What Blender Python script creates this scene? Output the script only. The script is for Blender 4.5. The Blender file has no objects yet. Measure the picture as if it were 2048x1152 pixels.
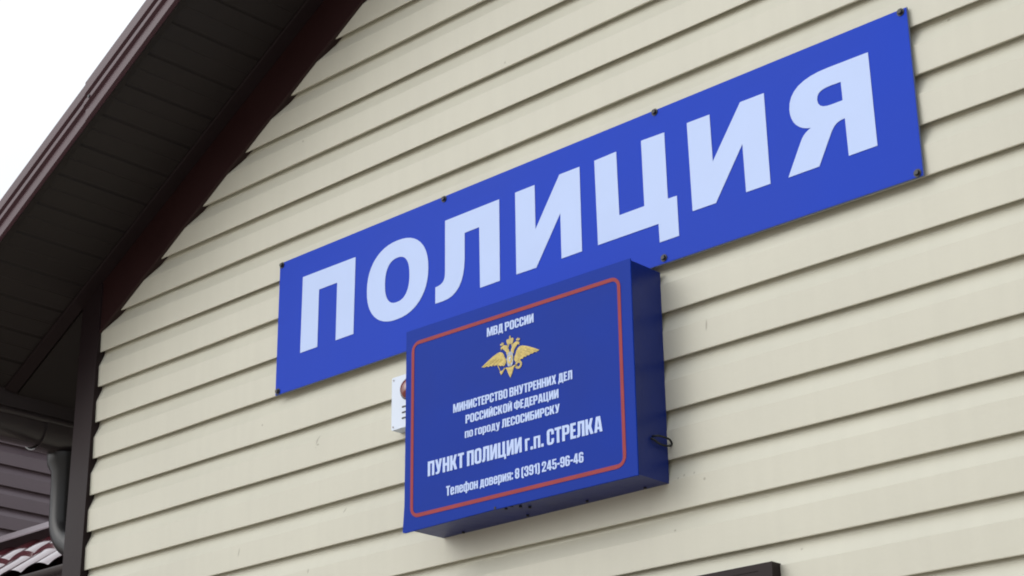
import bpy, math, random
from mathutils import Vector, Matrix
from mathutils.geometry import tessellate_polygon
random.seed(7)
R = math.radians
C = bpy.context.scene.collection
scene = bpy.context.scene

# ---------------------------------------------------------------- camera
# axes: X along the gable wall (to the right), Y into the house, Z up; Z = 0 is one of the siding laps
CAM = (4.8842, -2.9994, -1.5331)
YAW, PITCH, ROLL = 0.74978, 0.37350, -0.0119
cy, sy, cp, sp = math.cos(YAW), math.sin(YAW), math.cos(PITCH), math.sin(PITCH)
fw = Vector((-sy*cp, cy*cp, sp)); rt0 = Vector((cy, sy, 0)); up0 = rt0.cross(fw)
rt = rt0*math.cos(ROLL) + up0*math.sin(ROLL); up = -rt0*math.sin(ROLL) + up0*math.cos(ROLL)
cam = bpy.data.cameras.new('camera'); co = bpy.data.objects.new('camera', cam); C.objects.link(co)
co.matrix_world = Matrix(((rt.x, up.x, -fw.x, CAM[0]), (rt.y, up.y, -fw.y, CAM[1]), (rt.z, up.z, -fw.z, CAM[2]), (0, 0, 0, 1)))
cam.sensor_width = 36; cam.lens = 3664.75*36/2048; cam.clip_start = .05; cam.clip_end = 2000
scene.camera = co

# ---------------------------------------------------------------- light: bright overcast, softest brightness from front left
CLOUD_BASE, CLOUD_LOBE, CLOUD_COL = 10.4, 3.6, (.95, .985, 1.03)
SUN_AZ, SUN_EL = R(-120), R(28)          # direction towards the sun, azimuth measured from +X
sd = Vector((math.cos(SUN_AZ)*math.cos(SUN_EL), math.sin(SUN_AZ)*math.cos(SUN_EL), math.sin(SUN_EL)))
world = bpy.data.worlds.new('World'); scene.world = world; world.use_nodes = True
nt = world.node_tree; nt.nodes.clear()
sky = nt.nodes.new('ShaderNodeTexSky'); sky.sky_type = 'NISHITA'; sky.sun_disc = False
sky.sun_elevation = SUN_EL; sky.sun_rotation = math.atan2(sd.x, sd.y)
sky.dust_density = 5; sky.air_density = 1; sky.ozone_density = 1
hs = nt.nodes.new('ShaderNodeHueSaturation'); hs.inputs['Saturation'].default_value = .2
# unbroken cloud: thin and bright around the hidden sun, thicker and darker away from it
def wn(op, a, b=None):
    n = nt.nodes.new('ShaderNodeMath'); n.operation = op
    for k, v in enumerate((a, b)):
        if v is None: continue
        if isinstance(v, (int, float)): n.inputs[k].default_value = v
        else: nt.links.new(v, n.inputs[k])
    return n.outputs[0]
wtc = nt.nodes.new('ShaderNodeTexCoord')
dt = nt.nodes.new('ShaderNodeVectorMath'); dt.operation = 'DOT_PRODUCT'; nt.links.new(wtc.outputs['Generated'], dt.inputs[0]); dt.inputs[1].default_value = sd
cn = nt.nodes.new('ShaderNodeTexNoise'); cn.inputs['Scale'].default_value = 2.2; cn.inputs['Detail'].default_value = 5; nt.links.new(wtc.outputs['Generated'], cn.inputs['Vector'])
lobe = wn('POWER', wn('MAXIMUM', wn('MULTIPLY_ADD', dt.outputs['Value'], .5), 0), 2.2)
lobe.node.inputs[0].links[0].from_node.inputs[0].links[0].from_node.inputs[2].default_value = .5
wz = nt.nodes.new('ShaderNodeSeparateXYZ'); nt.links.new(wtc.outputs['Generated'], wz.inputs[0])
zen = wn('ADD', wn('MULTIPLY', wn('MAXIMUM', wz.outputs['Z'], 0), .95), .64)          # overcast sky: brighter overhead
cl = wn('MULTIPLY', wn('ADD', wn('MULTIPLY', lobe, CLOUD_LOBE), wn('MULTIPLY', zen, CLOUD_BASE)), wn('ADD', wn('MULTIPLY', cn.outputs['Fac'], .3), .85))
cc = nt.nodes.new('ShaderNodeVectorMath'); cc.operation = 'SCALE'; cc.inputs[0].default_value = CLOUD_COL; nt.links.new(cl, cc.inputs['Scale'])
ad = nt.nodes.new('ShaderNodeVectorMath'); ad.operation = 'ADD'
bg = nt.nodes.new('ShaderNodeBackground'); bg.inputs['Strength'].default_value = .12
out = nt.nodes.new('ShaderNodeOutputWorld')
nt.links.new(sky.outputs[0], hs.inputs['Color']); nt.links.new(hs.outputs[0], ad.inputs[0]); nt.links.new(cc.outputs[0], ad.inputs[1])
nt.links.new(ad.outputs[0], bg.inputs[0]); nt.links.new(bg.outputs[0], out.inputs[0])
sl = bpy.data.lights.new('sun', 'SUN'); sl.energy = .5; sl.angle = R(45); sl.color = (1, .98, .95)
so = bpy.data.objects.new('sun', sl); C.objects.link(so); so.rotation_euler = sd.to_track_quat('Z', 'Y').to_euler(); so.location = (0, -6, 12)
scene.view_settings.view_transform = 'Standard'; scene.view_settings.look = 'None'; scene.view_settings.gamma = 1
scene.view_settings.use_curve_mapping = False; scene.view_settings.exposure = -0.74
scene.cycles.filter_width = 1.9; scene.cycles.diffuse_bounces = 8; scene.cycles.max_bounces = 14

# ---------------------------------------------------------------- materials
def mat(name, col, rough=.5, spec=.5, var=.06, vscale=6, bump=0, bscale=80, metallic=0, specks=None, coat=0, stretch=(1, 1, 1), streak=0, marks=()):
    m = bpy.data.materials.new(name); m.use_nodes = True; n = m.node_tree; b = n.nodes['Principled BSDF']
    b.inputs['Roughness'].default_value = rough; b.inputs['Specular IOR Level'].default_value = spec
    b.inputs['Metallic'].default_value = metallic; b.inputs['Coat Weight'].default_value = coat; b.inputs['Coat Roughness'].default_value = .15
    tc = n.nodes.new('ShaderNodeTexCoord'); mp = n.nodes.new('ShaderNodeMapping'); mp.inputs['Scale'].default_value = stretch
    n.links.new(tc.outputs['Object'], mp.inputs[0])
    no = n.nodes.new('ShaderNodeTexNoise'); no.inputs['Scale'].default_value = vscale; no.inputs['Detail'].default_value = 6
    n.links.new(mp.outputs[0], no.inputs['Vector'])
    rp = n.nodes.new('ShaderNodeValToRGB'); rp.color_ramp.elements[0].position = .3; rp.color_ramp.elements[1].position = .7
    rp.color_ramp.elements[0].color = tuple(c*(1-var) for c in col) + (1,); rp.color_ramp.elements[1].color = tuple(min(1, c*(1+var)) for c in col) + (1,)
    n.links.new(no.outputs['Fac'], rp.inputs[0]); last = rp.outputs[0]
    if specks:
        scol, scale, amount = specks
        vo = n.nodes.new('ShaderNodeTexVoronoi'); vo.inputs['Scale'].default_value = scale; vo.inputs['Randomness'].default_value = 1
        n.links.new(mp.outputs[0], vo.inputs['Vector'])
        sep = n.nodes.new('ShaderNodeSeparateColor'); n.links.new(vo.outputs['Color'], sep.inputs[0])
        pick = n.nodes.new('ShaderNodeMath'); pick.operation = 'LESS_THAN'; pick.inputs[1].default_value = amount; n.links.new(sep.outputs[0], pick.inputs[0])
        dist = n.nodes.new('ShaderNodeMapRange'); dist.inputs[1].default_value = .012; dist.inputs[2].default_value = .05
        dist.inputs[3].default_value = 1; dist.inputs[4].default_value = 0; n.links.new(vo.outputs['Distance'], dist.inputs[0])
        mu = n.nodes.new('ShaderNodeMath'); mu.operation = 'MULTIPLY'; n.links.new(pick.outputs[0], mu.inputs[0]); n.links.new(dist.outputs[0], mu.inputs[1])
        mu2 = n.nodes.new('ShaderNodeMath'); mu2.operation = 'MULTIPLY'; mu2.inputs[1].default_value = .7; n.links.new(mu.outputs[0], mu2.inputs[0])
        mx = n.nodes.new('ShaderNodeMix'); mx.data_type = 'RGBA'; n.links.new(mu2.outputs[0], mx.inputs[0]); n.links.new(last, mx.inputs[6])
        mx.inputs[7].default_value = tuple(scol) + (1,); last = mx.outputs[2]
    for mx_, mz_, rx, rz, tilt in marks:                            # single scuffs and fly spots on the boards
        sub = n.nodes.new('ShaderNodeMapping'); sub.vector_type = 'TEXTURE'; sub.inputs['Location'].default_value = (mx_, 0, mz_); sub.inputs['Rotation'].default_value = (0, tilt, 0)
        sub.inputs['Scale'].default_value = (rx, 1, rz); n.links.new(tc.outputs['Object'], sub.inputs[0])
        ln = n.nodes.new('ShaderNodeVectorMath'); ln.operation = 'LENGTH'; n.links.new(sub.outputs[0], ln.inputs[0])
        mr = n.nodes.new('ShaderNodeMapRange'); mr.inputs[1].default_value = .5; mr.inputs[2].default_value = 1; mr.inputs[3].default_value = .5; mr.inputs[4].default_value = 0; n.links.new(ln.outputs['Value'], mr.inputs[0])
        mk = n.nodes.new('ShaderNodeMix'); mk.data_type = 'RGBA'; n.links.new(mr.outputs[0], mk.inputs[0]); n.links.new(last, mk.inputs[6]); mk.inputs[7].default_value = (.17, .15, .11, 1); last = mk.outputs[2]
    if streak:                                                      # faint vertical rain-wash marks and dust
        sm = n.nodes.new('ShaderNodeMapping'); sm.inputs['Scale'].default_value = (26, 1, 1.6); n.links.new(tc.outputs['Object'], sm.inputs[0])
        sn = n.nodes.new('ShaderNodeTexNoise'); sn.inputs['Scale'].default_value = 1; sn.inputs['Detail'].default_value = 5; n.links.new(sm.outputs[0], sn.inputs['Vector'])
        sr = n.nodes.new('ShaderNodeMapRange'); sr.inputs[1].default_value = .35; sr.inputs[2].default_value = .65; sr.inputs[3].default_value = 1-streak; sr.inputs[4].default_value = 1+streak*.5
        n.links.new(sn.outputs['Fac'], sr.inputs[0])
        sc_ = n.nodes.new('ShaderNodeVectorMath'); sc_.operation = 'SCALE'; n.links.new(last, sc_.inputs[0]); n.links.new(sr.outputs[0], sc_.inputs['Scale']); last = sc_.outputs[0]
    n.links.new(last, b.inputs['Base Color'])
    if bump:
        nb = n.nodes.new('ShaderNodeTexNoise'); nb.inputs['Scale'].default_value = bscale; nb.inputs['Detail'].default_value = 4
        n.links.new(mp.outputs[0], nb.inputs['Vector'])
        bp = n.nodes.new('ShaderNodeBump'); bp.inputs['Strength'].default_value = bump; bp.inputs['Distance'].default_value = .01
        n.links.new(nb.outputs['Fac'], bp.inputs['Height']); n.links.new(bp.outputs[0], b.inputs['Normal'])
        rr = n.nodes.new('ShaderNodeMapRange'); rr.inputs[3].default_value = max(0, rough-.07); rr.inputs[4].default_value = min(1, rough+.07)
        n.links.new(no.outputs['Fac'], rr.inputs[0]); n.links.new(rr.outputs[0], b.inputs['Roughness'])
    return m

MARKS = ((1.396, -.159, .0035, .016, .4), (1.398, -.172, .006, .003, 0), (2.663, -.171, .003, .015, .1), (1.09, -.404, .0028, .014, .25), (1.50, -.364, .0035, .009, .4), (1.374, -.50, .003, .007, .3), (2.076, .69, .004, .004, 0), (1.298, .734, .0045, .004, 0), (2.568, -.493, .003, .003, 0), (2.583, -.489, .0028, .004, 0), (2.61, -.489, .0028, .0035, 0), (2.638, -.508, .004, .004, 0), (3.303, .329, .005, .004, 0))
M = dict(
    siding=mat('cream_vinyl', (.485, .478, .402), .46, .35, .035, 3, .06, 40, specks=((.20, .18, .14), 13, .2), streak=.018, marks=MARKS),
    brown=mat('brown_coated_metal', (.017, .011, .012), .46, .13, .10, 5, .04, 30),
    frieze=mat('dark_red_brown_vinyl', (.021, .007, .007), .45, .3, .1, 5, .04, 30),
    soffit=mat('dark_brown_soffit', (.015, .011, .0105), .55, .3, .12, 4, .05, 40),
    verge=mat('brown_gloss_metal', (.048, .017, .025), .34, .36, .08, 5, .03, 20),
    tile=mat('wine_red_metal_tile', (.065, .011, .016), .12, .7, .12, 5, .02, 20, coat=1),
    brownside=mat('brown_vinyl_siding', (.125, .097, .110), .38, .4, .05, 4, .05, 40),
    pipe=mat('dark_brown_pvc', (.016, .016, .017), .34, .32, .06, 6, .03, 30),
    gutter=mat('brown_pvc', (.036, .030, .032), .22, .6, .06, 6, .03, 30),
    blue=mat('blue_vinyl_film', (.004, .038, .41), .45, .10, .05, 1.6, .05, 9),
    boxblue=mat('blue_film_on_box', (.005, .029, .265), .42, .06, .06, 5, .06, 12, specks=((.02, .03, .15), 14, .06)),
    boxside=mat('blue_sheet_with_shade', (.006, .018, .140), .36, .3, .12, 6, .5, 6, specks=((.01, .01, .03), 20, .07)),  # painted casing sides, darker than the front: their shade is put into the colour
    edge=mat('pale_panel_edge', (.10, .13, .24), .5, .2, .03),
    white=mat('white_film', (.42, .525, .78), .45, .2, .02, 8, .02, 80),
    red=mat('red_film', (.25, .036, .042), .45, .12, .08, 20),
    gold=mat('gold_print', (.46, .35, .085), .42, .4, .22, 90, .25, 150),
    golddark=mat('dark_gold_print', (.40, .31, .10), .45, .4, .2, 90, .2, 150),
    silver=mat('silver_print', (.33, .36, .42), .4, .4, .45, 160, .3, 200),
    black=mat('black_screw', (.012, .012, .015), .45, .4, .1),
    cable=mat('black_cable', (.010, .012, .012), .5, .4, .1),
    plastic=mat('white_plastic', (.54, .61, .72), .4, .4, .03),
    lens=mat('red_lens', (.14, .016, .012), .12, .6, .1, coat=.5),
    steel=mat('grey_screw', (.25, .25, .27), .4, .5, .1, metallic=.6),
    glass=mat('window_glass', (.03, .035, .04), .06, .6, .05),
    wframe=mat('white_window_frame', (.75, .76, .78), .4, .4, .03),
    ground=mat('gravel_yard', (.37, .32, .27), .9, .2, .35, .8, .5, 14),
    plaster=mat('plain_render', (.30, .28, .25), .85, .2, .08, 3, .2, 50),
)

# ---------------------------------------------------------------- helpers
class MB:
    def __init__(s): s.v = []; s.f = []
    def verts(s, pts): i = len(s.v); s.v += [tuple(p) for p in pts]; return i
    def box(s, x0, x1, y0, y1, z0, z1):
        i = s.verts([(x, y, z) for z in (z0, z1) for y in (y0, y1) for x in (x0, x1)])
        s.f += [tuple(i+k for k in q) for q in ((0, 2, 3, 1), (4, 5, 7, 6), (0, 1, 5, 4), (2, 6, 7, 3), (0, 4, 6, 2), (1, 3, 7, 5))]; return s
    def grid(s, rows, closed=False):
        n = len(rows[0]); base = [s.verts(r) for r in rows]
        for a, b in zip(base, base[1:]):
            for k in range(n if closed else n-1):
                k2 = (k+1) % n; s.f.append((a+k, a+k2, b+k2, b+k))
        return base
    def sweep(s, prof, a, b, fn, n=1, cap=True):                   # closed profile swept from a to b; fn(p, t) gives the point
        rows = [[fn(p, a+(b-a)*k/n) for p in prof] for k in range(n+1)]
        base = s.grid(rows, True)
        if cap: s.f += [tuple(base[0]+k for k in range(len(prof)))[::-1], tuple(base[-1]+k for k in range(len(prof)))]
        return s
    def tube(s, pts, r, n=12, cap=True):
        pts = [Vector(p) for p in pts]; rows = []; prev = None
        rs = r if isinstance(r, (list, tuple)) else [r]*len(pts)
        for i, p in enumerate(pts):
            t = (pts[min(i+1, len(pts)-1)] - pts[max(i-1, 0)]).normalized()
            if prev is None: prev = t.orthogonal().normalized()
            u = (prev - t*prev.dot(t)).normalized(); prev = u; w = t.cross(u)
            rows.append([p + (u*math.cos(2*math.pi*k/n) + w*math.sin(2*math.pi*k/n))*rs[i] for k in range(n)])
        base = s.grid(rows, True)
        if cap: s.f += [tuple(base[0]+k for k in range(n))[::-1], tuple(base[-1]+k for k in range(n))]
        return s
    def plate(s, loops, fn, t0, t1):                               # 2-D outline (+ holes) between depths t0 (back) and t1 (front)
        flat = [p for l in loops for p in l]
        tris = tessellate_polygon([[Vector((p[0], p[1], 0)) for p in l] for l in loops])
        a = s.verts([fn(p[0], p[1], t1) for p in flat]); b = s.verts([fn(p[0], p[1], t0) for p in flat])
        for t in tris:
            q = [flat[k] for k in t]
            ar = (q[1][0]-q[0][0])*(q[2][1]-q[0][1])-(q[1][1]-q[0][1])*(q[2][0]-q[0][0])
            t = t if ar > 0 else t[::-1]
            s.f += [tuple(a+k for k in t), tuple(b+k for k in t[::-1])]
        o = 0
        for l in loops:
            n = len(l)
            for k in range(n): s.f.append((a+o+k, b+o+k, b+o+(k+1) % n, a+o+(k+1) % n))
            o += n
        return s
    def build(s, name, m, parent=None, smooth=None, loc=None, rotz=0, fix=True, bevel=0):
        me = bpy.data.meshes.new(name); me.from_pydata(s.v, [], s.f); me.update()
        if fix:
            import bmesh
            bm = bmesh.new(); bm.from_mesh(me); bmesh.ops.recalc_face_normals(bm, faces=bm.faces); bm.to_mesh(me); bm.free()
        me.materials.append(m)
        if smooth is not None:
            for p in me.polygons: p.use_smooth = True
            me.set_sharp_from_angle(angle=R(smooth))
        o = bpy.data.objects.new(name, me); C.objects.link(o)
        if parent: o.parent = parent
        if loc: o.location = loc
        if rotz: o.rotation_euler.z = rotz
        if bevel:
            b = o.modifiers.new('bevel', 'BEVEL'); b.width = bevel; b.segments = 2; b.limit_method = 'ANGLE'
        return o

def thing(name, label, cat, loc=(0, 0, 0), group=None):
    o = bpy.data.objects.new(name, None); C.objects.link(o); o.location = loc
    o['label'] = label; o['category'] = cat
    if group: o['group'] = group
    return o
def tag(o, label, cat):
    o['label'] = label; o['category'] = cat; return o
def wob(x, seed, f=1.0):
    return math.sin(x*2.1*f+seed*1.7)*.5 + math.sin(x*5.3*f+seed*3.1)*.3 + math.sin(x*11.7*f+seed*5.9)*.2

# ---------------------------------------------------------------- the setting
GZ = -3.12
g = MB(); g.grid([[(x, y, GZ) for x in (-900, -60, -12, 12, 60, 900)] for y in (-900, -60, -12, 12, 60, 900)])
go = g.build('ground', M['ground']); go['kind'] = 'structure'

# ---------------------------------------------------------------- the house with the gable wall
SL = .585; CS = 1/math.hypot(1, SL); SN = SL*CS                     # rake of the roof
def soff(x): return 1.156 + SL*(x-1.358)                            # soffit plane
RX = 4.15; EX = -.09                                                # ridge and left eave
def rake(x): return soff(x) if x <= RX else soff(2*RX-x)
XR = 2*RX-.275                                                      # right corner of the house
house = thing('house', 'cream sided gable house with dark brown roof overhang carrying the police signs', 'house', (0, 0, 0))

def siding_rows(joints):                                            # joints: (z of lap edge, is a panel joint) from low to high -> rows of (z, y, seed)
    rows = []
    for i in range(len(joints)-1):
        z0, pj = joints[i]; z1, _ = joints[i+1]; h = z1-z0; s = i
        if pj: rows += [(z0+.0098, .0170, s), (z0+.0030, .0105, s), (z0+.0026, .0082, s), (z0+.0036, .0078, s), (z0+.0036, .0072, s), (z0+.0018, .0066, s)]
        else: rows += [(z0+.0098, .0170, s), (z0+.0026, .0058, s)]
        rows += [(z0, .0018, s), (z0+.0007, .0005, s), (z0+.0022, 0, s), (z0+.30*h, -.0010, s), (z0+.585*h, -.0016, s),
                 (z0+.70*h, .0040, s), (z0+.82*h, .0100, s), (z0+.93*h, .0152, s)]
    return rows
joints = []
for k in range(30, -31, -1):
    z = .0015 - (k//2)*.2249 - (.1136 if k % 2 else 0)
    if z > GZ+.3: joints.append((z, k % 2 == 0))
rows = []
NX = 110
for z, y, s in siding_rows(joints):
    xm = max(.30, 1.358+(z+.10-1.156)/SL); xM = 2*RX-xm
    if xM-xm < .1: break
    rows.append([(x, y+.0010*wob(x, s*.9, .8), z+.0011*wob(x, s, .9)) for x in (xm+(xM-xm)*k/NX for k in range(NX+1))])
w = MB(); w.grid(rows)
w.build('wall', M['siding'], house, smooth=9, fix=False)
w = MB(); w.box(.30, XR-.02, .03, 7.2, GZ, .55); w.build('side_wall', M['siding'], house)
w = MB(); w.plate([[(.36, .40), (XR-.1, .40), (RX, soff(RX)-.12)]], lambda a, b, t: (a, t, b), .06, .03); w.build('gable_backing', M['plaster'], house)
# corner trims: outside corner post with a raised lip on the wall side
for x0, x1, lip in ((.275, .373, 1), (XR-.098, XR, -1)):
    t = MB(); zt = rake(.30)-.006 if lip > 0 else rake(XR-.03)-.006
    p = [(x0, -.0105), (x1-.006, -.0105), (x1-.006, -.0125), (x1, -.0125), (x1, .0195), (x1-.004, .0195), (x1-.004, -.007), (x0+.004, -.007), (x0+.004, .10), (x0, .10)]
    if lip < 0: p = [(x0+x1-a, b) for a, b in p]
    t.sweep(p, GZ, zt+.03, lambda q, h: (q[0], q[1], h), 1); t.build('corner_trim', M['brown'], house)
# frieze boards under the soffit
def slope_pt(x, n, y, side):                                        # x along the rake, n measured straight up from the soffit plane
    return (x if side > 0 else 2*RX-x, y, soff(x)+n)
for side in (1, -1):
    f = MB(); prof = [(-.007, .0), (-.007, -.171), (-.0095, -.173), (-.0095, -.180), (-.006, -.182), (.0195, -.180), (.0195, -.175), (-.002, -.173), (-.002, 0)]
    f.sweep(prof, .27, RX, lambda q, x: slope_pt(x, q[1], q[0], side), 24)
    f.build('frieze_board', M['frieze'], house)
# soffit with fine grooves across the overhang
OV = -.392
def soffit_mesh(side, y0, y1):
    s = MB(); pr = []; x = EX+.015; k = 0
    while x < RX-.02:
        pr += [(x, .001), (x+.004, 0), (x+.046, 0), (x+.049, .0016), (x+.052, 0), (x+.092, 0), (x+.0945, .005), (x+.0965, .005), (x+.099, 0)]
        x += .102; k += 1
    lower = [[slope_pt(a, n+.0011*wob(a, 3, .6), y, side) for a, n in pr] for y in (y0, (y0+y1)/2, y1)]
    s.grid(lower)
    up_ = [[slope_pt(a, .02, y, side) for a in (EX+.012, RX)] for y in (y0, y1)]; s.grid(up_)
    return s
for side in (1, -1):
    soffit_mesh(side, OV+.004, -.004).build('soffit', M['soffit'], house, fix=False)
    j = MB(); j.sweep([(-.0075, -.001), (-.0075, -.014), (-.047, -.010), (-.050, -.007), (-.050, -.001)], EX+.02, RX, lambda q, x: slope_pt(x, q[1], q[0], side), 10)
    j.build('soffit_channel', M['brown'], house)
    j = MB(); j.sweep([(OV, -.001), (OV, -.016), (OV+.005, -.018), (OV+.024, -.012), (OV+.026, -.001)], EX+.005, RX, lambda q, x: slope_pt(x, q[1], q[0], side), 10)
    j.build('soffit_channel', M['soffit'], house)
    # side eave soffit behind the frieze
    e = MB(); e.sweep([(EX+.012, .0), (EX+.012, -.012), (.30, soff(.30)-soff(EX+.012)-.012), (.30, soff(.30)-soff(EX+.012))], .0, 7.2,
                      lambda q, y: (q[0] if side > 0 else 2*RX-q[0], y, soff(EX+.012)+q[1]), 1)
    e.build('eave_soffit', M['soffit'], house)
# verge trim: folded metal with a groove
VP = [(-.37, .084), (-.408, .084), (-.416, .078), (-.415, .050), (-.404, .041), (-.404, .034), (-.416, .029), (-.416, .016), (-.407, .010), (-.406, -.020), (-.398, -.024), (-.3935, -.020), (-.3935, .076), (-.37, .080)]
for side in (1, -1):
    v = MB()
    # two lengths, the upper lapping a little over the lower one
    v.sweep(VP, EX-.02, .835, lambda q, x: slope_pt(x, q[1]/CS, q[0], side), 8)
    v.sweep([(a-.0025 if a < -.40 else a, b+(.002 if b > .05 else -.001)) for a, b in VP], .825, RX, lambda q, x: slope_pt(x, q[1]/CS+.0015*wob(x, 2, 1.4), q[0], side), 30)
    vo = v.build('verge_trim', M['verge'], house)
    sc = MB(); p = slope_pt(.85, .022/CS, -.4185, side); sc.tube([(p[0], p[1]+.004, p[2]), (p[0], p[1]-.003, p[2])], .005, 8); sc.build('screw', M['black'], vo)
# roof covering
for side in (1, -1):
    r = MB(); rr = []
    L = 60
    for i in range(L+1):
        x = EX-.05 + (RX+.0-EX+.05)*i/L
        st = .018*((i % 4)/4)
        rr.append([slope_pt(x, .103/CS+.012*math.sin(y*2*math.pi/.183)-st, y, side) for y in [(-.405+7.8*k/170) for k in range(171)]])
    r.grid(rr)
    r.grid([[slope_pt(x, .072/CS, y, side) for y in (-.39, 7.38)] for x in (EX-.03, RX)])
    r.build('roof', M['tile'], house, smooth=40)
    fb = MB(); fb.box(*( (EX-.004, EX+.014) if side > 0 else (2*RX-EX-.014, 2*RX-EX+.004)), -.39, 7.35, soff(EX)-.046, soff(EX)+.085); fb.build('fascia_board', M['gutter'], house)
rc = MB(); rc.tube([(RX, -.42, soff(RX)+.125), (RX, 7.4, soff(RX)+.125)], .075, 14); rc.build('ridge_cap', M['tile'], house, smooth=50)
# gutter along the left eave, with outlet and downpipe
GX, GT, GR = -.165, .262, .066
gt = MB(); arc = [(GX+GR*math.cos(a), GT-.02-GR*1.0*math.sin(a)) for a in [math.pi*k/16 for k in range(17)]]
outer = [(GX+GR, GT)] + arc + [(GX-GR, GT)]
inner = [(GX-GR+.004, GT)] + [(GX+(GR-.004)*math.cos(a), GT-.02-(GR-.004)*math.sin(a)) for a in [math.pi*k/16 for k in range(16, -1, -1)]] + [(GX+GR-.004, GT)]
gt.sweep(outer+inner, -.40, 7.3, lambda q, y: (q[0], y, q[1]), 1)
gto = gt.build('gutter', M['gutter'], house, smooth=40)
rim = MB(); rim.tube([(GX+GR, -.402, GT-.006), (GX+GR, 7.3, GT-.008)], .0125, 12); rim.build('gutter_rim', M['gutter'], gto, smooth=50)
sl_ = MB(); so2 = [(GX+(GR+.008)*math.cos(a), GT-.02-(GR+.008)*math.sin(a)) for a in [math.pi*k/16 for k in range(17)]]
sl_.sweep([(GX+GR+.008, GT+.006)] + so2 + [(GX-GR-.008, GT+.006), (GX-GR-.004, GT+.006)] + [(GX+(GR+.004)*math.cos(a), GT-.02-(GR+.004)*math.sin(a)) for a in [math.pi*k/16 for k in range(16, -1, -1)]] + [(GX+GR+.004, GT+.006)],
          .13, .33, lambda q, y: (q[0], y, q[1]), 1)
sl_.build('outlet_sleeve', M['gutter'], gto, smooth=40)
OY = .256
dp = MB(); path = [(GX, OY, GT-.09), (GX, OY, GT-.12), (GX+.004, OY, GT-.15), (GX+.01, OY, GT-.30)]
rad = [.062, .060, .046, .045]
for k in range(1, 9):
    a = R(62)*k/8; path.append((GX+.01+.11*(1-math.cos(a)), OY, GT-.30-.11*math.sin(a))); rad.append(.045)
px_, pz_ = path[-1][0], path[-1][2]
path.append((px_+.14*math.sin(R(62)), OY, pz_-.14*math.cos(R(62)))); rad.append(.045)
px_, pz_ = path[-1][0], path[-1][2]
for k in range(1, 7):
    a = R(62)*k/6; path.append((px_+.11*(math.sin(R(62))-math.sin(R(62)-a)), OY, pz_-.11*(math.cos(R(62)-a)-math.cos(R(62))))); rad.append(.045)
path.append((path[-1][0], OY, GZ+.2)); rad.append(.045)
dp.tube(path, rad, 20); dp.build('downpipe', M['pipe'], gto, smooth=50)

# window below the signs: only the corner of its brown casing is in view
win = MB()
wx0, wx1, wz0, wz1 = 1.62, 2.814, -2.05, -.717
def ring(mb, x0, x1, z0, z1, wd, y0, y1, wt=None):
    wt = wt or wd
    mb.plate([[(x0, z0), (x1, z0), (x1, z1), (x0, z1)], [(x0+wd, z0+wt), (x0+wd, z1-wt), (x1-wd, z1-wt), (x1-wd, z0+wt)]], lambda a, b, t: (a, t, b), y1, y0)
ring(win, wx0, wx1, wz0, wz1, .034, -.030, .012, .014)
ring(win, wx0+.034, wx1-.034, wz0+.014, wz1-.014, .012, -.0285, .012)
wo = win.build('window', M['brown'], house)
fr = MB(); ring(fr, wx0+.046, wx1-.046, wz0+.026, wz1-.026, .07, .004, .02); fr.box((wx0+wx1)/2-.035, (wx0+wx1)/2+.035, .004, .02, wz0+.096, wz1-.096); fr.build('frame', M['wframe'], wo)
gl = MB(); gl.box(wx0+.1, wx1-.1, .012, .018, wz0+.08, wz1-.08); gl.build('pane', M['glass'], wo)

# ---------------------------------------------------------------- lettering
def rr(x0, y0, x1, y1, r, n=5, corners=(1, 1, 1, 1)):               # corners: bl, br, tr, tl ; counter-clockwise
    o = []
    for (cx, cy_, a0), on in zip(((x0+r, y0+r, 180), (x1-r, y0+r, 270), (x1-r, y1-r, 0), (x0+r, y1-r, 90)), corners):
        if on: o += [(cx+r*math.cos(R(a0+90*k/n)), cy_+r*math.sin(R(a0+90*k/n))) for k in range(n+1)]
        else: o.append({180: (x0, y0), 270: (x1, y0), 0: (x1, y1), 90: (x0, y1)}[a0])
    return o
S, T, W = .20, .165, .56
def g_O(w=W): return w, [[rr(0, -.01, w, 1.01, .2), rr(S, T-.02, w-S, 1.02-T, .07)]]
def arcp(cx, cy_, rx, ry, a0, a1, n=8): return [(cx+rx*math.cos(R(a0+(a1-a0)*k/n)), cy_+ry*math.sin(R(a0+(a1-a0)*k/n))) for k in range(n+1)]
G = {}
G['П'] = (W, [[[(0, 0), (S, 0), (S, 1-T), (W-S, 1-T), (W-S, 0), (W, 0), (W, 1), (0, 1)]]])
G['М'] = (.76, [[[(0, 0), (.17, 0), (.17, .66), (.31, 0), (.45, 0), (.59, .66), (.59, 0), (.76, 0), (.76, 1), (.52, 1), (.38, .40), (.24, 1), (0, 1)]]])
G['В'] = (W, [[rr(0, 0, W, .56, .17, 4, (0, 1, 0, 0))[:-2] + [(W, .45), (W-.06, .53), (W-.03, .60)] + arcp(W-.17, .83, .16, .17, 0, 90, 4) + [(0, 1)],
               [(S, T-.02), (S, .45), (W-S-.02, .45), (W-S, .40), (W-S, .20), (W-S-.02, T-.02)], [(S, .60), (S, 1-T+.02), (W-S-.03, 1-T+.02), (W-S-.01, .80), (W-S-.01, .64), (W-S-.03, .60)]]])
G['Д'] = (.62, [[[(0, -.15), (.12, -.15), (.12, 0), (.50, 0), (.50, -.15), (.62, -.15), (.62, T), (.56, T), (.56, 1), (.13, 1), (.12, .62), (.06, T), (0, T)],
                 [(.26, T), (.30, .5), (.31, 1-T), (.36, 1-T), (.36, T)]]])
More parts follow.
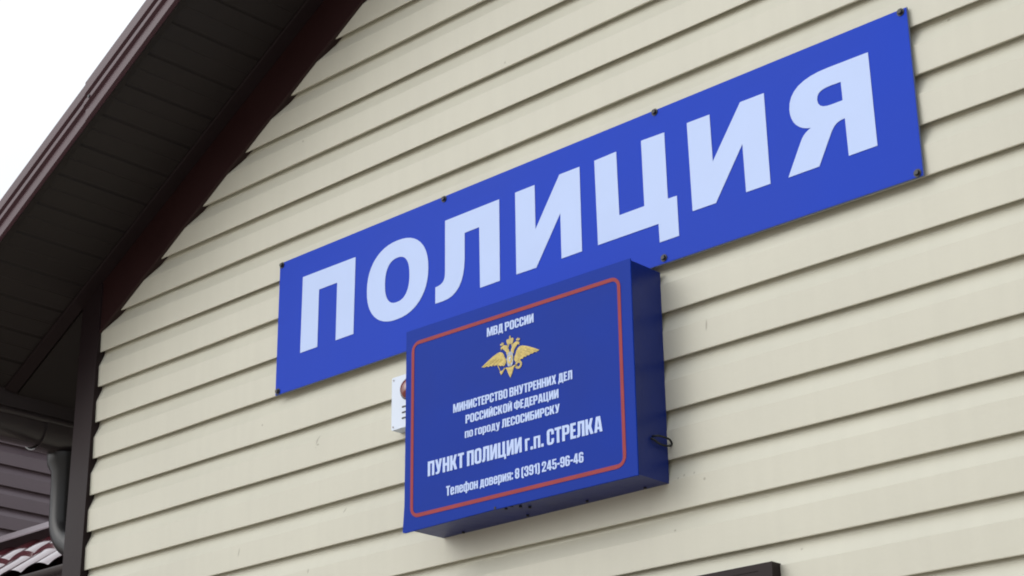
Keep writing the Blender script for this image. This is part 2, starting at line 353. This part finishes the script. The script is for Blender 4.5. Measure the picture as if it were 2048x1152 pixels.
G['Р'] = (.55, [[[(0, 0), (S, 0), (S, .38), (.38, .38)] + arcp(.38, .55, .17, .17, -90, 0, 4) + arcp(.38, .83, .17, .17, 0, 90, 4) + [(0, 1)],
                 [(S, .53), (S, 1-T+.01), (.33, 1-T+.01), (.355, .80), (.355, .58), (.33, .53)]]])
G['О'] = g_O()
cout = [(.54, .63), (.54, .82)] + arcp(.34, .81, .2, .2, 0, 90, 5) + arcp(.2, .81, .2, .2, 90, 180, 5) + arcp(.2, .19, .2, .2, 180, 270, 5) + arcp(.34, .19, .2, .2, 270, 360, 5) + [(.54, .37), (.35, .37)]
G['С'] = (.54, [[cout + [(.35, .2), (.33, .15), (.23, .15), (.2, .2), (.2, .8), (.23, .85), (.32, .85), (.35, .8), (.35, .63)]]])
ii = [(0, 0), (.2, 0), (W-S+.02, .56), (W-S, 0), (W, 0), (W, 1), (W-S, 1), (S-.02, .44), (S, 1), (0, 1)]
ii = [(0, 0), (.21, 0), (.375, .54), (.375, 0), (W, 0), (W, 1), (W-.21, 1), (.185, .46), (.185, 1), (0, 1)]
G['И'] = (W, [[ii]])
G['Й'] = (W, [[ii], [[(.14, 1.17), (.2, 1.06), (.36, 1.06), (.42, 1.17), (.33, 1.17), (.31, 1.13), (.25, 1.13), (.23, 1.17)]]])
G['Н'] = (W, [[[(0, 0), (S, 0), (S, .42), (W-S, .42), (W-S, 0), (W, 0), (W, 1), (W-S, 1), (W-S, .6), (S, .6), (S, 1), (0, 1)]]])
G['Т'] = (.50, [[[(.15, 0), (.35, 0), (.35, 1-T), (.5, 1-T), (.5, 1), (0, 1), (0, 1-T), (.15, 1-T)]]])
G['Е'] = (.42, [[[(0, 0), (.42, 0), (.42, T), (S, T), (S, .43), (.38, .43), (.38, .59), (S, .59), (S, 1-T), (.42, 1-T), (.42, 1), (0, 1)]]])
G['У'] = (.58, [[[(.06, 0), (.24, 0), (.33, .03), (.385, .12), (.58, 1), (.38, 1), (.30, .55), (.20, 1), (0, 1), (.205, .24), (.19, .17), (.15, .15), (.06, .15)]]])
G['Х'] = (.58, [[[(0, 0), (.2, 0), (.29, .3), (.38, 0), (.58, 0), (.40, .51), (.56, 1), (.37, 1), (.29, .72), (.21, 1), (.02, 1), (.18, .51)]]])
G['Л'] = (.58, [[[(0, 0), (.12, 0), (.20, .03), (.245, .12), (.26, .3), (.27, 1-T), (.38, 1-T), (.38, 0), (.58, 0), (.58, 1), (.08, 1), (.07, .3), (.055, .17), (0, .155)]]])
G['К'] = (.58, [[[(0, 0), (S, 0), (S, .36), (.25, .36), (.37, 0), (.58, 0), (.42, .50), (.56, 1), (.36, 1), (.25, .62), (S, .62), (S, 1), (0, 1)]]])
G['Ф'] = (.74, [[[(.28, -.03), (.46, -.03), (.46, .13)] + arcp(.56, .31, .18, .18, -90, 0, 4) + arcp(.56, .69, .18, .18, 0, 90, 4) + [(.46, .87), (.46, 1.03), (.28, 1.03), (.28, .87)] + arcp(.18, .69, .18, .18, 90, 180, 4) + arcp(.18, .31, .18, .18, 180, 270, 4) + [(.28, .13)],
                 [(.18, .30), (.18, .70), (.21, .73), (.28, .73), (.28, .27), (.21, .27)], [(.46, .27), (.46, .73), (.53, .73), (.56, .70), (.56, .30), (.53, .27)]]])
G['А'] = (.60, [[[(0, 0), (.2, 0), (.22, .18), (.38, .18), (.40, 0), (.6, 0), (.45, 1), (.15, 1)], [(.24, .34), (.30, .80), (.36, .34)]]])
G['Ц'] = (.64, [[[(0, 0), (.5, 0), (.5, -.16), (.64, -.16), (.64, T-.01), (.565, T-.01), (.565, 1), (.365, 1), (.365, T), (S, T), (S, 1), (0, 1)]]])
G['Б'] = (.55, [[[(0, 0), (.38, 0)] + arcp(.38, .17, .17, .17, -90, 0, 4) + arcp(.38, .45, .17, .17, 0, 90, 4) + [(S, .62), (S, 1-T), (.48, 1-T), (.48, 1), (0, 1)],
                 [(S, .15), (S, .47), (.33, .47), (.355, .42), (.355, .2), (.33, .15)]]])
G['Я'] = (.55, [[[(0, 0), (.2, 0), (.29, .36), (.35, .36), (.35, 0), (.55, 0), (.55, 1), (.17, 1)] + arcp(.17, .83, .17, .17, 90, 180, 4) + arcp(.17, .55, .16, .17, 180, 240, 3) + [(.10, .39)],
                 [(.23, .51), (.2, .56), (.2, .80), (.23, .86), (.35, .86), (.35, .51)]]])
G['Г'] = (.40, [[[(0, 0), (S, 0), (S, 1-T), (.4, 1-T), (.4, 1), (0, 1)]]])
G['е'] = (.50, [[[(.32, .36), (.5, .36), (.5, .62)] + arcp(.32, .6, .18, .19, 0, 90, 4) + arcp(.18, .6, .18, .19, 90, 180, 4) + arcp(.18, .17, .18, .18, 180, 270, 4) + arcp(.32, .17, .18, .18, 270, 360, 4) + [(.5, .27), (.31, .27), (.31, .16), (.28, .13), (.22, .13), (.19, .16), (.19, .36)],
                 [(.19, .47), (.19, .62), (.22, .66), (.28, .66), (.31, .62), (.31, .47)]]])
def low(k, src, sx=.90, sy=.79): w_, ls = G[src]; G[k] = (w_*sx, [[[(a*sx, b*sy) for a, b in l] for l in gr] for gr in ls])
for k, s_ in zip('погдвилня', 'ПОГДВИЛНЯ'): low(k, s_)
G['р'] = (.50, [[[(0, -.2), (.185, -.2), (.185, 0), (.35, 0)] + arcp(.35, .15, .15, .15, -90, 0, 4) + arcp(.35, .64, .15, .15, 0, 90, 4) + [(0, .79)],
                 [(.185, .13), (.185, .66), (.29, .66), (.315, .62), (.315, .17), (.29, .13)]]])
G['у'] = (.52, [[[(.04, -.2), (.2, -.2), (.3, -.16), (.35, -.06), (.52, .79), (.34, .79), (.265, .38), (.18, .79), (0, .79), (.18, .06), (.165, -.03), (.13, -.06), (.04, -.06)]]])
G['ф'] = (.74, [[[(.28, -.2), (.46, -.2), (.46, -.01)] + arcp(.58, .15, .16, .16, -90, 0, 4) + arcp(.58, .64, .16, .16, 0, 90, 4) + [(.46, .80), (.46, 1.0), (.28, 1.0), (.28, .80)] + arcp(.16, .64, .16, .16, 90, 180, 4) + arcp(.16, .15, .16, .16, 180, 270, 4) + [(.28, -.01)],
                 [(.17, .15), (.17, .64), (.2, .67), (.28, .67), (.28, .12), (.2, .12)], [(.46, .12), (.46, .67), (.54, .67), (.57, .64), (.57, .15), (.54, .12)]]])
G['8'] = (.54, [[[(.2, -.01), (.34, -.01)] + arcp(.34, .2, .2, .2, -80, 0, 4) + [(.54, .42), (.47, .51), (.53, .6)] + arcp(.34, .81, .19, .2, 0, 90, 4) + arcp(.2, .81, .19, .2, 90, 180, 4) + [(.01, .6), (.07, .51), (0, .42)] + arcp(.2, .2, .2, .2, 180, 260, 4),
                 [(.2, .18), (.2, .40), (.23, .44), (.31, .44), (.34, .40), (.34, .18), (.31, .14), (.23, .14)], [(.2, .62), (.2, .82), (.23, .86), (.31, .86), (.34, .82), (.34, .62), (.31, .58), (.23, .58)]]])
G['3'] = (.54, [[[(.2, -.01), (.34, -.01)] + arcp(.34, .2, .2, .2, -80, 0, 4) + [(.54, .42), (.46, .52), (.53, .61)] + arcp(.34, .81, .19, .2, 0, 90, 4) + arcp(.2, .81, .2, .2, 90, 180, 4) + [(0, .66), (.19, .66), (.19, .82), (.22, .86), (.31, .86), (.34, .82), (.34, .64), (.30, .59), (.2, .59), (.2, .45), (.3, .45), (.345, .40), (.345, .18), (.31, .14), (.23, .14), (.19, .18), (.19, .33), (0, .33)] + arcp(.2, .2, .2, .2, 180, 260, 4)]])
n9 = [[(.2, -.01), (.34, -.01)] + arcp(.34, .2, .2, .2, -80, 0, 4) + arcp(.34, .81, .2, .2, 0, 90, 4) + arcp(.2, .81, .2, .2, 90, 180, 4) + [(0, .52), (.06, .42), (.14, .38), (.28, .38), (.34, .43), (.34, .18), (.31, .14), (.23, .14), (.2, .18), (.2, .28), (0, .28)] + arcp(.2, .2, .2, .2, 180, 260, 4),
      [(.2, .55), (.2, .82), (.23, .86), (.31, .86), (.34, .82), (.34, .55), (.31, .51), (.23, .51)]]
G['9'] = (.54, [n9]); G['6'] = (.54, [[[(.54-a, 1-b) for a, b in l] for l in n9]])
G['1'] = (.36, [[[(.16, 0), (.36, 0), (.36, 1), (.2, 1), (.12, .88), (0, .82), (0, .68), (.16, .72)]]])
G['2'] = (.54, [[[(0, 0), (.53, 0), (.53, T), (.22, T), (.48, .55), (.54, .72)] + arcp(.34, .81, .2, .2, 0, 90, 4) + arcp(.2, .81, .2, .2, 90, 180, 4) + [(0, .63), (.19, .63), (.19, .81), (.22, .86), (.31, .86), (.345, .81), (.345, .7), (.3, .58), (0, .16)]]])
G['4'] = (.58, [[[(.29, 0), (.48, 0), (.48, .18), (.58, .18), (.58, .34), (.48, .34), (.48, 1), (.24, 1), (0, .34), (0, .18), (.29, .18)], [(.17, .34), (.29, .70), (.29, .34)]]])
G['5'] = (.54, [[[(.2, -.01), (.34, -.01)] + arcp(.34, .2, .2, .2, -80, 0, 4) + arcp(.34, .46, .2, .2, 0, 90, 4) + [(.25, .66), (.19, .62), (.19, .85), (.5, .85), (.5, 1), (.02, 1), (.02, .44), (.19, .44), (.23, .52), (.31, .52), (.34, .47), (.34, .18), (.31, .14), (.23, .14), (.19, .18), (.19, .3), (0, .3)] + arcp(.2, .2, .2, .2, 180, 260, 4)]])
G['('] = (.28, [[[(.28, -.12), (.28, .0), (.21, .03), (.19, .1), (.19, .8), (.21, .87), (.28, .9), (.28, 1.02), (.1, 1.0), (.02, .93), (0, .84), (0, .06), (.02, -.03), (.1, -.1)]]])
G[')'] = (.28, [[[(.28-a, b) for a, b in G['('][1][0][0]][::-1]]])
G['-'] = (.30, [[[(0, .34), (.3, .34), (.3, .52), (0, .52)]]])
G['.'] = (.19, [[[(0, 0), (.19, 0), (.19, .2), (0, .2)]]])
G[':'] = (.19, [[[(0, .02), (.19, .02), (.19, .22), (0, .22)]], [[(0, .52), (.19, .52), (.19, .72), (0, .72)]]])
GAP, SPC = .065, .26
def text_plates(mb, text, u0, u1, v, cap, fn, t0, t1, bold=1):
    x = 0; items = []
    for ch in text:
        if ch == ' ': x += SPC-GAP; continue
        wd, grs = G[ch]; items.append((x, grs)); x += wd+GAP
    tot = x-GAP; sx = (u1-u0)/tot
    for ox, grs in items:
        for loops in grs: mb.plate([[(u0+(ox+a)*sx, v+b*cap) for a, b in l] for l in loops], fn, t0, t1)

# ---------------------------------------------------------------- long police sign
SX, SZ, SLN, SHT = 1.2285, -.0029, 1.9965, .384
sign = thing('police_sign', 'long blue sign board with big white word across the cream wall', 'sign', (SX, -.006, SZ))
fnS = lambda u, v, t: (u, -t, v)
p = MB(); p.plate([[(0, 0), (SLN, 0), (SLN, SHT), (0, SHT)]], lambda u, v, t: (u, -t, v), .0005, .0040); p.build('board', M['edge'], sign)
p = MB(); p.plate([rr(.0012, .0012, SLN-.0012, SHT-.0012, .002, 2)], fnS, .0042, .0052); p.build('face_film', M['blue'], sign)
def bez(p0, p1, p2, p3, n=8):
    return [tuple((1-t)**3*a+3*(1-t)**2*t*b+3*(1-t)*t*t*c+t**3*d for a, b, c, d in zip(p0, p1, p2, p3)) for t in [k/n for k in range(n+1)]]
def sup(cx, cz, rx, rz, e=2.25, n=48):
    return [(cx+rx*math.copysign(abs(math.cos(a))**(2/e), math.cos(a)), cz+rz*math.copysign(abs(math.sin(a))**(2/e), math.sin(a))) for a in [2*math.pi*k/n for k in range(n)]]
B0, B1 = .0992, .3153
letters = [
    [[(.0995, B0-.0018), (.1684, B0-.0018), (.1690, .2600), (.2418, .2598), (.2410, B0-.0018), (.3100, B0-.0018), (.3122, .3125), (.1008, .3148)]],
    [sup(.4730, .2035, .1138, .1088), sup(.4730, .2030, .0455, .0612, 2.4)[::-1]],
    [[(.8345, B0), (.8345, B1-.001), (.6466, B1-.001), (.6468, .1780)] + bez((.6468, .172), (.6462, .152), (.6380, .1436), (.6128, .1432))[1:] + [(.6126, .0996)] +
     bez((.6380, .0990), (.6900, .0985), (.7135, .1290), (.7152, .1900))[0:] + [(.7155, .2605), (.7660, .2608), (.7680, B0)]],
    [[(.8890, B0+.0008), (.9540, B0), (1.0333, .2158), (1.0340, B0), (1.0977, B0), (1.0965, .3160), (1.0330, .3165), (.9532, .1985), (.9526, .3150), (.8882, .3150)]],
    [[(1.1467, B0+.001), (1.3255, B0), (1.3266, .0535), (1.3814, .0535), (1.3805, .1510), (1.3548, .1515), (1.3530, .3175), (1.2850, .3195), (1.2870, .1548), (1.2131, .1548), (1.2100, .3172), (1.1430, .3160)]],
    [[(1.4221, B0+.001), (1.4865, B0+.0005), (1.5660, .2158), (1.5680, B0+.0005), (1.6322, B0), (1.6308, .3167), (1.5668, .3175), (1.4842, .2006), (1.4822, .3172), (1.4182, .3182)]],
    [[(1.8300, B0-.0005), (1.8992, B0-.0005), (1.8970, .3153), (1.7960, .3165)] + bez((1.7960, .3165), (1.7300, .3170), (1.6935, .2960), (1.6935, .2530))[1:] + bez((1.6935, .2530), (1.6935, .2210), (1.7130, .1985), (1.7440, .1930))[1:] +
     bez((1.7440, .1930), (1.7300, .1880), (1.7230, .1830), (1.7150, .1680), 5)[1:] + [(1.6785, B0-.0008), (1.7570, B0-.0006), (1.7900, .1600)] + bez((1.7900, .1600), (1.7990, .1780), (1.8080, .1862), (1.8284, .1862), 5)[1:],
     [(1.8268, .2286), (1.8258, .2722)] + bez((1.8000, .2728), (1.7780, .2728), (1.7650, .2690), (1.7645, .2520), 5) + bez((1.7645, .2520), (1.7650, .2340), (1.7780, .2286), (1.8000, .2286), 5)[1:]],
]
for l in letters:
    p = MB(); p.plate(l, fnS, .0054, .0064); p.build('letter', M['white'], sign)
for u, v in [(.0100, .3755), (.6421, .3757), (1.3276, .3777), (1.9817, .3765), (1.9835, .0094), (1.3361, .0135), (.0119, .0100), (.66, .0120)]:
    p = MB(); p.tube([(u, -.0045, v), (u, -.0068, v)], .0088, 14); p.tube([(u, -.0068, v), (u, -.0120, v)], [.0062, .0052], 6); p.build('bolt', M['black'], sign)

# ---------------------------------------------------------------- shallow sign box
bx0, bx1, bz0, bz1, yl, yr = 1.8580, 2.5464, -.5030, -.0124, .1292, .1109
box = thing('sign_box', 'deep blue box sign with red rounded border, gold eagle and white lines of text', 'box sign', (bx0, 0, bz0))
BWd, BHt = bx1-bx0, bz1-bz0
ang = math.atan2(yl-yr, BWd)
def side_pts(inset, ya):                                            # rectangle of the box at the wall and at the front
    return [(inset, -ya), (BWd-inset, -ya)]
b = MB()
i0 = .003
fr_l, fr_r = -yl+.006, -yr+.006
N = 14
def face(u, v, t):                                                  # slightly dished sheet sides
    return (u, v, t)
# four folded sheet-metal sides, with an open back against the wall
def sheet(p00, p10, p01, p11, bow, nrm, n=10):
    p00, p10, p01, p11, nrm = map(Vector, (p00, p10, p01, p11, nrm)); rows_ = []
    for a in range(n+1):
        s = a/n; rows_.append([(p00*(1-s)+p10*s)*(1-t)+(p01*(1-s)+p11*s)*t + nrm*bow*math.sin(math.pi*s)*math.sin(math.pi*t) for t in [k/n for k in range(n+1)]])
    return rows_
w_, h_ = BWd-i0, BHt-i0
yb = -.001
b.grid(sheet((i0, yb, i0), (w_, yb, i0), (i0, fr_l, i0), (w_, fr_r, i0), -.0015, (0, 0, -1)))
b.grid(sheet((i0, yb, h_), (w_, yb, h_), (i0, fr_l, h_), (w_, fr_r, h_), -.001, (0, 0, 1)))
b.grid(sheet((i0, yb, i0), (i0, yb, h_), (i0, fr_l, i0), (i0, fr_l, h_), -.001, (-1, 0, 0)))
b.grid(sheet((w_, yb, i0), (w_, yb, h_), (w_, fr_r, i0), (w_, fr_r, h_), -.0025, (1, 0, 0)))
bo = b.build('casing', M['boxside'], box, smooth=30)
FL = BWd/math.cos(ang)
loc = (0, -yl+.0025, 0)
fnB = lambda u, v, t: (u, -t, v)
K = FL/.70; KV = BHt/.49
p = MB(); p.plate([[(-.006, -.004), (.004, -.0065), (FL*.4, -.001), (FL, 0), (FL, BHt), (0, BHt), (.0, BHt*.5), (-.001, .06)]], fnB, -.0040, .0); p.build('front_panel', M['boxblue'], box, loc=loc, rotz=ang, bevel=.0012)
p = MB(); x0, x1, z0, z1 = .0247, .6655, .0290, .4530; sw = .0046
p.plate([rr((x0-sw)*K, (z0-sw)*KV, (x1+sw)*K, (z1+sw)*KV, .026, 6), rr((x0+sw)*K, (z0+sw)*KV, (x1-sw)*K, (z1-sw)*KV, .014, 6)[::-1]], fnB, .0004, .0010); p.build('border', M['red'], box, loc=loc, rotz=ang)
for txt, u0, u1, v, cap in (('МВД РОССИИ', .2688, .4142, .4119, .0212), ('МИНИСТЕРСТВО ВНУТРЕННИХ ДЕЛ', .1597, .5255, .2511, .0210), ('РОССИЙСКОЙ ФЕДЕРАЦИИ', .1995, .4843, .2172, .0203),
                             ('по городу ЛЕСОСИБИРСКУ', .1972, .4870, .1830, .0200), ('ПУНКТ ПОЛИЦИИ г.п. СТРЕЛКА', .0774, .6072, .1150, .0352), ('Телефон доверия: 8 (391) 245-96-46', .1373, .5516, .0575, .0228)):
    p = MB(); text_plates(p, txt, u0*K, u1*K, v*KV, cap*KV, fnB, .0003, .0009); p.build('text_line', M['white'], box, loc=loc, rotz=ang)

# two-headed eagle emblem, in low relief
em = bpy.data.objects.new('emblem', None); C.objects.link(em); em.parent = box; em.location = loc; em.rotation_euler.z = ang
AX = .3412
def emp(name, loops, m, t=.0014, mirror=False, t0=.0003):
    o = None
    for sgn in ((1, -1) if mirror else (1,)):
        q = MB()
        ls = [[((AX+sgn*(a-AX))*K, b_*KV) for a, b_ in l][::sgn] for l in loops]
        q.plate(ls, fnB, t0, t); o = q.build(name, m, em)
    return o
wing = [(.2515, .3415), (.2700, .3510), (.2880, .3595), (.3020, .3640), (.3100, .3648), (.3165, .3620), (.3215, .3560), (.3245, .3480), (.3275, .3440), (.3290, .3370), (.3240, .3290), (.3190, .3285), (.3160, .3312),
        (.3110, .3300), (.3080, .3335), (.3030, .3325), (.2990, .3362), (.2930, .3350), (.2890, .3378), (.2830, .3362), (.2790, .3390), (.2725, .3375), (.2680, .3400), (.2610, .3390)]
emp('wing', [wing], M['gold'], mirror=True)
for a, b_, c_ in (((.2600, .3425), (.2900, .3520), .0009), ((.2740, .3405), (.3000, .3520), .0009), ((.2880, .3390), (.3080, .3490), .0009), ((.3010, .3370), (.3150, .3460), .0009)):
    for sgn in (1, -1):
        A = Vector(((AX+sgn*(a[0]-AX))*K, -.0016, a[1]*KV)); B = Vector(((AX+sgn*(b_[0]-AX))*K, -.0016, b_[1]*KV))
        q = MB(); q.tube([A, B], [.0004, .0007], 6); q.build('feather_ridge', M['golddark'], em)
neck = [(.3395, .3560), (.3375, .3640), (.3330, .3720), (.3285, .3768), (.3220, .3790), (.3160, .3768), (.3110, .3735), (.3140, .3722), (.3120, .3690), (.3185, .3712), (.3205, .3680), (.3245, .3650), (.3290, .3600), (.3310, .3520)]
emp('neck_and_head', [neck], M['gold'], mirror=True)
emp('small_crown', [[(.3110, .3800), (.3145, .3790), (.3215, .3805), (.3225, .3850), (.3190, .3840), (.3165, .3872), (.3145, .3838), (.3105, .3840)]], M['golddark'], mirror=True)
emp('great_crown', [[(.3335, .3765), (.3489, .3765), (.3515, .3830), (.3528, .3880), (.3490, .3905), (.3450, .3890), (.3432, .3925), (.3425, .3970), (.3399, .3970), (.3392, .3925), (.3374, .3890), (.3334, .3905), (.3296, .3880), (.3309, .3830)]], M['golddark'])
emp('ribbon', [[(.3300, .3765), (.3325, .3720), (.3360, .3690), (.3380, .3760), (.3350, .3760), (.3345, .3725), (.3330, .3760)]], M['golddark'], t=.0010, mirror=True)
emp('breast', [[(0.3322, 0.3508), (0.3354, 0.3571), (0.3412, 0.3589), (0.3470, 0.3571), (0.3502, 0.3508), (0.3518, 0.3418), (0.3506, 0.3310), (0.3466, 0.3238), (0.3412, 0.3220), (0.3358, 0.3238), (0.3318, 0.3310), (0.3306, 0.3418)]], M['silver'], t=.0018, t0=.0015)
emp('shield', [[(.3340, .3480), (.3484, .3480), (.3486, .3360), (.3455, .3300), (.3412, .3275), (.3369, .3300), (.3338, .3360)]], M['gold'], t=.0024, t0=.0019)
emp('shield_rider', [[(.3375, .3440), (.3400, .3462), (.3440, .3450), (.3455, .3420), (.3440, .3370), (.3410, .3340), (.3385, .3365), (.3390, .3400)]], M['silver'], t=.0029, t0=.0025)
emp('tail', [[(.3370, .3215), (.3330, .3225), (.3270, .3235), (.3255, .3215), (.3300, .3190), (.3330, .3120), (.3355, .3060), (.3412, .2958), (.3469, .3060), (.3494, .3120), (.3524, .3190), (.3569, .3215), (.3554, .3235), (.3494, .3225), (.3454, .3215)]], M['gold'])
emp('sword_and_mace', [[(.3015, .3330), (.3035, .3335), (.3110, .3185), (.3150, .3180), (.3190, .3200), (.3235, .3240), (.3260, .3225), (.3200, .3165), (.3160, .3110), (.3125, .3090), (.3105, .3125), (.3085, .3165), (.3095, .3190)]], M['gold'])
emp('wreath', [sup(.3665, .3215, .0105, .0100, 2, 20), sup(.3665, .3215, .0048, .0044, 2, 16)[::-1]], M['golddark'])
emp('talon', [[(.3560, .3230), (.3600, .3255), (.3620, .3215), (.3590, .3180), (.3560, .3200)]], M['gold'])
# fixing screws and small marks underneath, cable loop at the side
for u, d in ((.08, .012), (.285, .118), (.300, .100), (.325, .108), (.335, .090), (.345, .070), (.292, .020), (.470, .020), (.63, .015)):
    q = MB(); q.tube([(u, -d, i0+.002), (u, -d, i0-.0035)], .0035, 8); q.build('screw', M['black'], box)
q = MB(); pts = []
for k in range(25):
    a = 2*math.pi*k/24*.93 + .6
    pts.append((BWd+.012+.011*math.cos(a*1.0), -.030-.028*math.cos(a), .094+.008*math.sin(a)-.004*math.cos(a)))
pts = [(BWd-.004, -.050, .098), (BWd+.005, -.051, .0965), (BWd+.010, -.044, .097), (BWd+.012, -.030, .0965), (BWd+.012, -.012, .095), (BWd+.010, -.003, .088), (BWd+.009, -.008, .083), (BWd+.006, -.022, .081), (BWd+.005, -.040, .082), (BWd+.004, -.054, .087), (BWd-.004, -.056, .092)]
sp_ = []
for i in range(len(pts)-1):
    p0, p1, p2, p3 = (Vector(pts[max(0, min(len(pts)-1, i+k))]) for k in (-1, 0, 1, 2))
    for t in (0, .33, .67): sp_.append(.5*((2*p1)+(p2-p0)*t+(2*p0-5*p1+4*p2-p3)*t*t+(3*p1-p0-3*p2+p3)*t**3))
sp_.append(Vector(pts[-1]))
q.tube(sp_, .0023, 8); q.build('cable_loop', M['cable'], box, smooth=60)

# ---------------------------------------------------------------- alarm sounder
sx0, sx1, sz0, sz1 = 1.708, 1.806, -.209, -.072
si = thing('alarm_sounder', 'small white alarm sounder with red lens half hidden behind the blue box', 'alarm', (sx0, 0, sz0))
q = MB(); sw_, sh_ = sx1-sx0, sz1-sz0
q.plate([rr(0, 0, sw_, sh_, .004, 3)], fnS, .001, .032); q.build('housing', M['plastic'], si, bevel=.0015)
q = MB(); lu, lv = .061, sh_-.041
rows_ = []
for k in range(9):
    a = R(90)*k/8; rows_.append([(lu+.026*math.cos(a)*math.cos(t), -.0335-.014*math.sin(a), lv+.026*math.cos(a)*math.sin(t)) for t in [2*math.pi*j/28 for j in range(28)]])
q.grid(rows_, True); q.build('lens', M['lens'], si, smooth=60)
q = MB(); q.plate([sup(lu, lv, .0285, .0285, 2, 28)], fnS, .0322, .0340); q.build('lens_collar', M['black'], si)
for k in range(3):
    q = MB(); q.plate([rr(.038, .022+k*.0145, .085, .0262+k*.0145, .002, 2)], fnS, .0322, .0330); q.build('sound_slot', M['black'], si)
for u, v in ((.007, .008), (.007, sh_-.008), (sw_-.007, .008), (sw_-.007, sh_-.008)):
    q = MB(); q.tube([(u, -.0318, v), (u, -.0335, v)], .0026, 8); q.build('screw', M['steel'], si)

# ---------------------------------------------------------------- neighbouring house seen past the corner: brown siding above a porch roof
nb = thing('neighbouring_house', 'brown sided house beyond the corner with wine red tiled porch roof', 'house', (-3.7, 2, GZ))
def npt(x, y, z): return (x+3.7, y-2, z-GZ)
NBX = -5.20
jn = []; zz = .50
NP, NO = .138, .90
k0 = -3
for k in range(-26, 9): jn.append((NO+k*NP, True))
w = MB(); w.grid([[npt(NBX-1.5*y, yy, z) for yy in (-.4, .2, 1.2, 2, 3, 4, 6)] for z, y, s in siding_rows([j for j in jn if j[0] > GZ+.2])])
w.build('wall', M['brownside'], nb, smooth=9, fix=True)
w = MB(); w.box(*[a for a in (-9.0+3.7, NBX-.03+3.7, -.38-2, 5.98-2, 0, 1.98-GZ)]); w.build('gable_backing', M['brownside'], nb)
w = MB(); w.plate([[(-9.2, 1.98), (NBX+.10, 1.98), (NBX+.10, 2.06), (-7.1, 2.9), (-9.2, 2.1)]], lambda a, c, t: npt(a, t, c), -.6, 6.3); w.build('roof', M['tile'], nb)
# porch roof: ridge along X, one slope towards the camera
PY, PZ = 1.95, .685
SLP = math.tan(R(39))
def tile_z(d): return -d*SLP
pr = MB(); rws = []
xs = [-3.58+.0114*k for k in range(-142, 226)]
steps = 0
for i, d in enumerate([.02, .20, .206, .40]):
    row_start = i % 2 == 0
    lift = 0 if i % 2 == 0 else .0
    st = .022 if i % 2 == 1 else 0
    rws.append([npt(x, PY-d, PZ-.03+tile_z(d)+st+.028*(abs(math.sin((x+.05)*math.pi/.22))**.8)) for x in xs])
pr.grid(rws)
pr.grid([[npt(x, PY+d, PZ-.03-abs(d)*SLP) for x in (-5.19, -1.02)] for d in (.02, .40)])
pro = pr.build('porch_roof', M['tile'], nb, smooth=30)
rc = MB(); rc.sweep([(-.085, -.042), (-.083, -.034), (-.055, -.018), (0, .030), (.055, -.018), (.083, -.034), (.085, -.042), (0, .012)], -5.19, -1.0, lambda q_, x: npt(x, PY+q_[0], PZ+.030+q_[1]), 1)
rc.build('ridge_cap', M['brownside'], pro)
pg = MB(); pa = [(PY-.44+.042*math.cos(a), -.042*math.sin(a)) for a in [math.pi*k/12 for k in range(13)]]; pb = [(PY-.44+.037*math.cos(a), -.037*math.sin(a)) for a in [math.pi*k/12 for k in range(12, -1, -1)]]
pg.sweep(pa+pb, -5.17, -1.0, lambda q_, x: npt(x, q_[0], PZ-.055-.40*SLP+q_[1]), 1); pg.build('gutter', M['gutter'], pro, smooth=40)
pw = MB(); pw.box(-5.18+3.7, -1.15+3.7, PY-.34-2, PY+.34-2, 0, PZ-.07-.36*SLP-GZ); pw.build('porch_wall', M['brownside'], nb)
